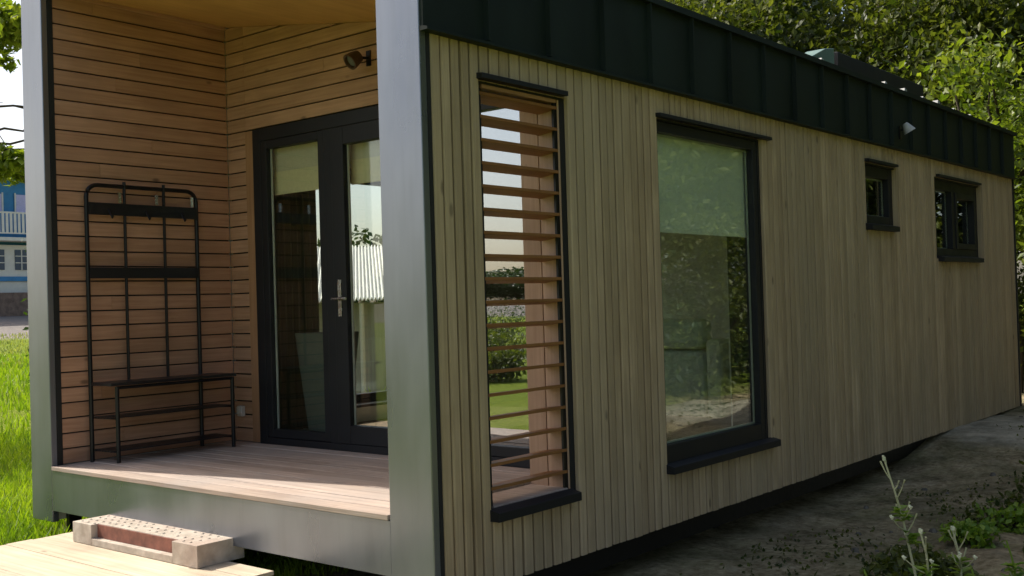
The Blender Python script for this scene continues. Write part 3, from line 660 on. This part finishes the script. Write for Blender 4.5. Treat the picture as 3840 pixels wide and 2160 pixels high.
# grass blades (stuff)
def blades(n, xr, yr, hgt, wid, seed, cond=None):
    r = np.random.default_rng(seed); x = r.uniform(*xr, n); y = r.uniform(*yr, n)
    if cond is not None: k = cond(x, y); x, y = x[k], y[k]; n = len(x)
    z = ground_h(x, y)-.01; h = hgt*r.uniform(.5, 1.3, n); a = r.uniform(0, 2*np.pi, n); b = r.uniform(0, 2*np.pi, n); l = r.uniform(.1, .6, n)*h
    dx, dy = np.cos(a)*wid/2, np.sin(a)*wid/2
    p0 = np.stack([x-dx, y-dy, z], 1); p1 = np.stack([x+dx, y+dy, z], 1)
    q1 = np.stack([x+dx*.7+np.cos(b)*l*.3, y+dy*.7+np.sin(b)*l*.3, z+h*.6], 1); q0 = np.stack([x-dx*.7+np.cos(b)*l*.3, y-dy*.7+np.sin(b)*l*.3, z+h*.6], 1)
    t1 = np.stack([x+dx*.1+np.cos(b)*l, y+dy*.1+np.sin(b)*l, z+h], 1); t0 = np.stack([x-dx*.1+np.cos(b)*l, y-dy*.1+np.sin(b)*l, z+h], 1)
    v = np.stack([p0, p1, q1, q0, t1, t0], 1).reshape(-1, 3); i_ = np.arange(n)[:, None]*6
    f = np.concatenate([i_+np.array([[0, 1, 2, 3]]), i_+np.array([[3, 2, 4, 5]])]); return v, f
def wedge(x, y):      # meadow left of the house
    return ~((x > -3.42) & (y > -.02))
v1, f1 = blades(30000, (-9, -2.0), (-1.6, 3.2), .10, .010, 1, lambda x, y: wedge(x, y) & ~((x > -2.85) & (y > -1.7)))
v2, f2 = blades(32000, (-34, -8), (-1, 18), .16, .03, 2)
v3, f3 = blades(3500, (-5.0, -2.9), (-.75, .35), .13, .014, 3, lambda x, y: wedge(x, y))
v4, f4 = blades(5000, (-3.3, -1.2), (.02, .9), .07, .009, 4)
vd, fd = blades(9000, (-56, -24), (8, 34), .16, .06, 8)
tag(mesh_np("dry_grass", vd, fd, M_drygrass), 'pale dry grass strip along the far edge of the meadow', 'dry grass', kind='stuff')
vv = np.concatenate([v1, v2, v3, v4]); ff = np.concatenate([f1, f2+len(v1), f3+len(v1)+len(v2), f4+len(v1)+len(v2)+len(v3)])
tag(mesh_np("meadow_grass", vv, ff, M_grass), "bright green meadow grass left of the cabin", "grass", kind='stuff')
# ground cover at the right
r = np.random.default_rng(5); n = 30000
x = r.normal(1.75, .5, n); y = r.normal(3.1, .95, n)
cl = np.sin(x*3.1+1)*np.sin(y*2.3)+.6*np.sin(x*7+y*5); k = (cl > .0) & (x > .75+.04*y) & (y < 6.5); x, y = x[k], y[k]
P = np.stack([x, y, ground_h(x, y)+r.uniform(.0, 1, len(x))**2*(.03+.13*np.clip(cl[k], 0, 1))], 1)
v, f = leaves(P, .05, .3, 6)
x = r.uniform(.1, 3.4, 14000); y = r.uniform(.6, 9.5, 14000); kk = (np.sin(x*2.7+y*1.3)*np.sin(y*1.9-x)+.5*np.sin(x*6.3+2)*np.sin(y*5.1)+r.normal(0, .25, 14000)) > .45; x, y = x[kk], y[kk]; P2 = np.stack([x, y, ground_h(x, y)+.006], 1); v2, f2 = leaves(P2, .03, .25, 7)
tag(mesh_np("ground_cover", np.concatenate([v, v2]), np.concatenate([f, f2+len(v)]), M_leafA), "low green ground cover and fallen leaves on the shaded soil", "ground cover", kind='stuff')
pm = MB(); rr_ = random.Random(4)
for k in range(520):
    x = rr_.uniform(.15, 3.2); y = rr_.uniform(.8, 8.5); s_ = .006+.030*rr_.random()**4
    if math.sin(x*3.3+y*1.7)+math.sin(y*2.9-x*1.2) < rr_.uniform(-.8, .8): continue
    z = float(ground_h(x, y)); a = rr_.uniform(0, 6)
    P = [Vector((math.cos(a+q*1.257)*s_*rr_.uniform(.7, 1.2), math.sin(a+q*1.257)*s_, 0)) for q in range(5)]
    o_ = Vector((x, y, z-.003)); pm.add([o_+p_ for p_ in P]+[o_+p_*.55+Vector((0, 0, s_*.7)) for p_ in P], [(5, 6, 7, 8, 9)]+[(q, (q+1) % 5, 5+(q+1) % 5, 5+q) for q in range(5)])
tag(pm.build("pebbles", plain("small stones", (.12, .11, .09), .9, 0, .5, 30)), "small stones scattered on the shaded soil", "pebbles", kind='stuff')
# tall weeds at lower right
def weed(loc, h, seed, label, nleaf=16, lean=(.03, .02), branch=7, head=True):
    rr2 = random.Random(seed); e = empty("weed_plant", loc, label=label, cat="weed", group="tall weeds at the lower right")
    stem = [Vector((lean[0]*(q/6)**2*h*6+rr2.uniform(-.006, .006), lean[1]*(q/6)*h, h*q/6)) for q in range(7)]
    s_ = MB().tube(stem, [.006, .006, .0058, .0055, .005, .0045, .004], 6)
    br = MB(); fl_ = MB(); lf_ = []
    def at(u): i_ = min(5, int(u*6)); return stem[i_].lerp(stem[i_+1], u*6-i_)
    for q in range(branch):
        u = .52+.46*q/branch; p0 = at(u); a = rr2.uniform(0, 6.28); ln_ = rr2.uniform(.04, .09)*(1.15-.4*u)*1.3
        p1 = p0+Vector((math.cos(a)*ln_*.5, math.sin(a)*ln_*.5, ln_*1.0)); br.tube([p0, p0.lerp(p1, .6)+Vector((0, 0, -.008)), p1], [.0035, .003, .0048], 5)
    tip = stem[-1]
    for q in range(5):
        d = Vector((rr2.uniform(-1, 1), rr2.uniform(-1, 1), rr2.uniform(-.5, 1.0)))*.007; fl_.tube([tip+d*.3, tip+d+Vector((0, 0, .016))], [.007, .005], 6)
    if head: fl_.build("flower_head", M_flower, e)
    for q in range(3 if head else 0):
        p0 = at(rr2.uniform(.42, .66)); a = rr2.uniform(0, 6.28); p1 = p0+Vector((math.cos(a)*.10, math.sin(a)*.10, .07)); br.tube([p0, p0.lerp(p1, .5)+Vector((0, 0, -.01)), p1], [.003, .003, .002], 5)
        f2_ = MB(); f2_.tube([p1-Vector((0, 0, .006)), p1+Vector((.004, 0, .008))], [.003, .007, .004][:2], 6); f2_.tube([p1, p1+Vector((-.008, .006, .010))], [.005, .007], 6); f2_.build("flower_head", M_flower, e)
    s_.build("stem", M_dry if head else M_weed, e); br.build("side_shoots", M_dry, e)
    lm = MB()
    for q in range(nleaf):
        u = rr2.choice([rr2.uniform(.1, .5), .52, .56, .66, .70])+rr2.uniform(-.02, .02); p0 = at(u); a = rr2.uniform(0, 6.28); ln_ = rr2.uniform(.07, .14)*(1.25-u); d = Vector((math.cos(a), math.sin(a), rr2.uniform(.0, .7))).normalized(); sd2 = d.cross(Vector((0, 0, 1))).normalized()
        up2 = sd2.cross(d); wd = ln_*.3
        lm.add([p0, p0+d*ln_*.45+sd2*wd+up2*.006, p0+d*ln_+up2*-.012, p0+d*ln_*.45-sd2*wd+up2*.006, p0+d*ln_*.5-up2*.004], [(0, 1, 4), (1, 2, 4), (2, 3, 4), (3, 0, 4)])
    lm.build("weed_leaves", M_weed, e); return e
def gp(px, py, zz):
    d = fwd+rt*((px-1920)/4051.12)+upv*(-(py-1080)/4051.12); t_ = (zz-CAM.z)/d.z; return CAM+d*t_
for (px, py, h, sd_, lab, nl, br_) in ((3450, 2330, .775, 1, "tallest pale weed stalk before the shaded soil", 34, 9), (3625, 2290, .44, 2, "shorter pale weed stalk at the lower right", 14, 7),
        (3700, 2420, .36, 3, "leafy green weed at the bottom right edge", 30, 1), (3300, 2480, .40, 5, "low leafy weed left of the tall stalk", 26, 1),
        (3520, 2400, .50, 6, "slim weed with a flowering side shoot between the two stalks", 24, 3), (3830, 2300, .40, 7, "leafy weed in the bottom right corner", 34, 1)):
    q = gp(px, py, -.60); weed((q.x, q.y, ground_h(q.x, q.y).item()-.02), h, sd_, lab, nl, (-.02, .0) if sd_ != 1 else (-.03, .0), br_, sd_ in (1, 2, 6))
for k, (px, py, rx, lab) in enumerate(((3760, 2290, .20, "low dark green plant at the bottom right corner"), (3640, 2030, .16, "small leafy plant on the soil behind the short weed"), (3500, 2330, .18, "low leafy plant at the foot of the tall weed"), (3800, 1960, .17, "small leafy plant at the right picture edge"))):
    q = gp(px, py, -.58); bush("low_plant", (q.x, q.y, ground_h(q.x, q.y).item()), rx, rx*.45, 420, .055, M_weed if k % 2 else M_leafA, 60+k, lab, "plant")

# ------------------------------------------------------------------ far things on the left
M_blue = plain("blue painted boards", (.04, .20, .42), .7, 0, .15, 2)
M_white = plain("white painted wall", (.62, .60, .55), .8, 0, .08, 2)
M_lav = plain("lavender shutters", (.50, .46, .72), .7)
M_dglass = plain("dark window panes", (.03, .05, .09), .15, 0, .2, 2)
M_wall = plain("brown stone wall", (.16, .11, .085), .9, 0, .4, 3, (1, 1, 1), .5)
hx = -76.5; hb = ground_h(-76, 32).item()
fb = empty("blue_building", (hx, 35, hb), label="blue and white two storey house with balcony in the distance", cat="building")
def fp(nm, a, b, mat, par=None):
    m = MB().box(a, b); return m.build(nm, mat, par or fb)
H = lambda z: z-hb
fp("ground_wall", (-7, -7, 0), (0, 7, H(3.64)), M_white); fp("blue_plinth", (0, -7, H(3.66)), (.15, 7, H(4.0)), M_blue)
fp("lower_wall", (-7, -7, H(3.65)), (-.02, 7, H(6.35)), M_white); fp("upper_wall", (-7, -7, H(6.36)), (-.6, 7, H(11.3)), M_blue)
fp("balcony_floor", (-.59, -7, H(6.6)), (1.2, 7, H(6.85)), M_white)
rl = MB().box((1.12, -7, H(8.6)), (1.2, 7, H(8.72))).box((1.12, -7, H(7.1)), (1.2, 7, H(7.2)))
for k in range(47): rl.box((1.13, -6.98+k*.3, H(7.2)), (1.19, -6.80+k*.3, H(8.6)))
rl.build("balcony_railing", M_white, fb)
MB().prism([(-7.6, -7.5, H(11.3)), (.4, -7.5, H(11.3)), (-3.6, -7.5, H(13.2))], (0, 15, 0)).build("roof", M_blue, fb)
fp("chimney", (-3.9, -2.6, H(12.0)), (-2.7, -1.4, H(15.4)), M_wall)
for k in range(6):
    yy = -6+k*2.3
    wn = fp("window", (-.6, yy, H(8.8)), (-.52, yy+1.25, H(10.2)), M_lav); fp("window_frame", (-.515, yy-.1, H(8.7)), (-.45, yy, H(10.3)), M_white, wn); fp("window_frame", (-.515, yy+1.25, H(8.7)), (-.45, yy+1.35, H(10.3)), M_white, wn)
for k in range(8):
    yy = -6.5+k*1.75
    wn = fp("window", (-.02, yy, H(4.5)), (.05, yy+.95, H(6.0)), M_dglass)
    m = MB().box((.051, yy+.44, H(4.5)), (.09, yy+.51, H(6.0))).box((.051, yy, H(5.0)), (.088, yy+.95, H(5.06))).box((.051, yy, H(5.5)), (.088, yy+.95, H(5.56))); m.build("glazing_bars", M_white, wn)
tag(MB().box((-75.6, 10, .6), (-75, 48, 2.78)).build("retaining_wall", M_wall), "brown stone wall below the distant blue house", "wall")
# corrugated roof shed seen through the cabin windows
shc = CAM+Vector((-.742, .684, 0))*15.5; sh = empty("garden_shed", (shc.x, shc.y, ground_h(shc.x, shc.y).item()), math.atan2(.684, -.742)-math.pi/2, label="low shed with white corrugated roof seen through the porch door glass", cat="shed")
zz0 = ground_h(shc.x, shc.y).item()
MB().box((-3.2, .3, 0), (3.2, 2.9, .97-zz0)).build("wall", plain("grey painted boards", (.30, .30, .27), .8, 0, .2, 4, (6, 1, .3)), sh)
cm = MB(); nn = 130; xs_ = np.linspace(-3.5, 3.5, nn*2)
for k in range(len(xs_)-1):
    a, b = xs_[k], xs_[k+1]; za, zb2 = (.025 if k % 2 else -.025), (-.025 if k % 2 else .025)
    cm.add([(a, -.15, 1.02-zz0+za), (b, -.15, 1.02-zz0+zb2), (b, 3.1, 1.95-zz0+zb2), (a, 3.1, 1.95-zz0+za)], [(0, 1, 2, 3)])
ro = cm.build("corrugated_roof", plain("white corrugated sheet", (.72, .72, .70), .6), sh); ro.modifiers.new("t", 'SOLIDIFY').thickness = .01
for k in range(9): MB().tube([(-3.2+k*.8, -.05, 0), (-3.2+k*.8, -.05, .96-zz0)], .035, 8).build("post", M_white, sh)
hc = CAM+Vector((-.742, .684, 0))*21
hg = MB(); P = np.random.default_rng(77).uniform((-6, -.8, 0), (6, .8, 2.9), (16000, 3)); P[:, 2] *= 1-.08*np.abs(np.sin(P[:, 0]*1.7))
v, f = leaves(P, .14, seed=12); he = empty("hedge", (hc.x, hc.y, ground_h(hc.x, hc.y).item()), math.atan2(.684, -.742)-math.pi/2, label="green hedge behind the shed seen through the door glass", cat="hedge")
mesh_np("foliage", v, f, M_leafD, he)
# meadow edge trees in front of the house (mirrored in the door glass)
ORD = "first second third fourth fifth sixth seventh eighth ninth tenth eleventh twelfth thirteenth fourteenth fifteenth sixteenth seventeenth eighteenth nineteenth twentieth twenty-first twenty-second twenty-third twenty-fourth".split()
ft = tree_proto("field_tree", 6.5, 2.8, 9000, 50, .30, M_leafD, 31, "x", 3.6, .55, sz=(1.3, 1.3, .9))
k = 0
for a in np.linspace(R(200), R(258), 24):
    d = 150+25*math.sin(a*9)
    x, y = d*math.cos(a), d*math.sin(a); o = ft if k == 0 else copy_tree(ft); s_ = 1.0+.35*math.sin(k*2.1)
    o.location = (x, y, ground_h(x, y).item()-.6); o.scale = (1.9*s_, 1.9*s_, .62*s_); o.rotation_euler.z = k; tag(o, "round dark tree across the meadow, "+ORD[k]+" along the far tree line", group="tree line across the meadow"); k += 1
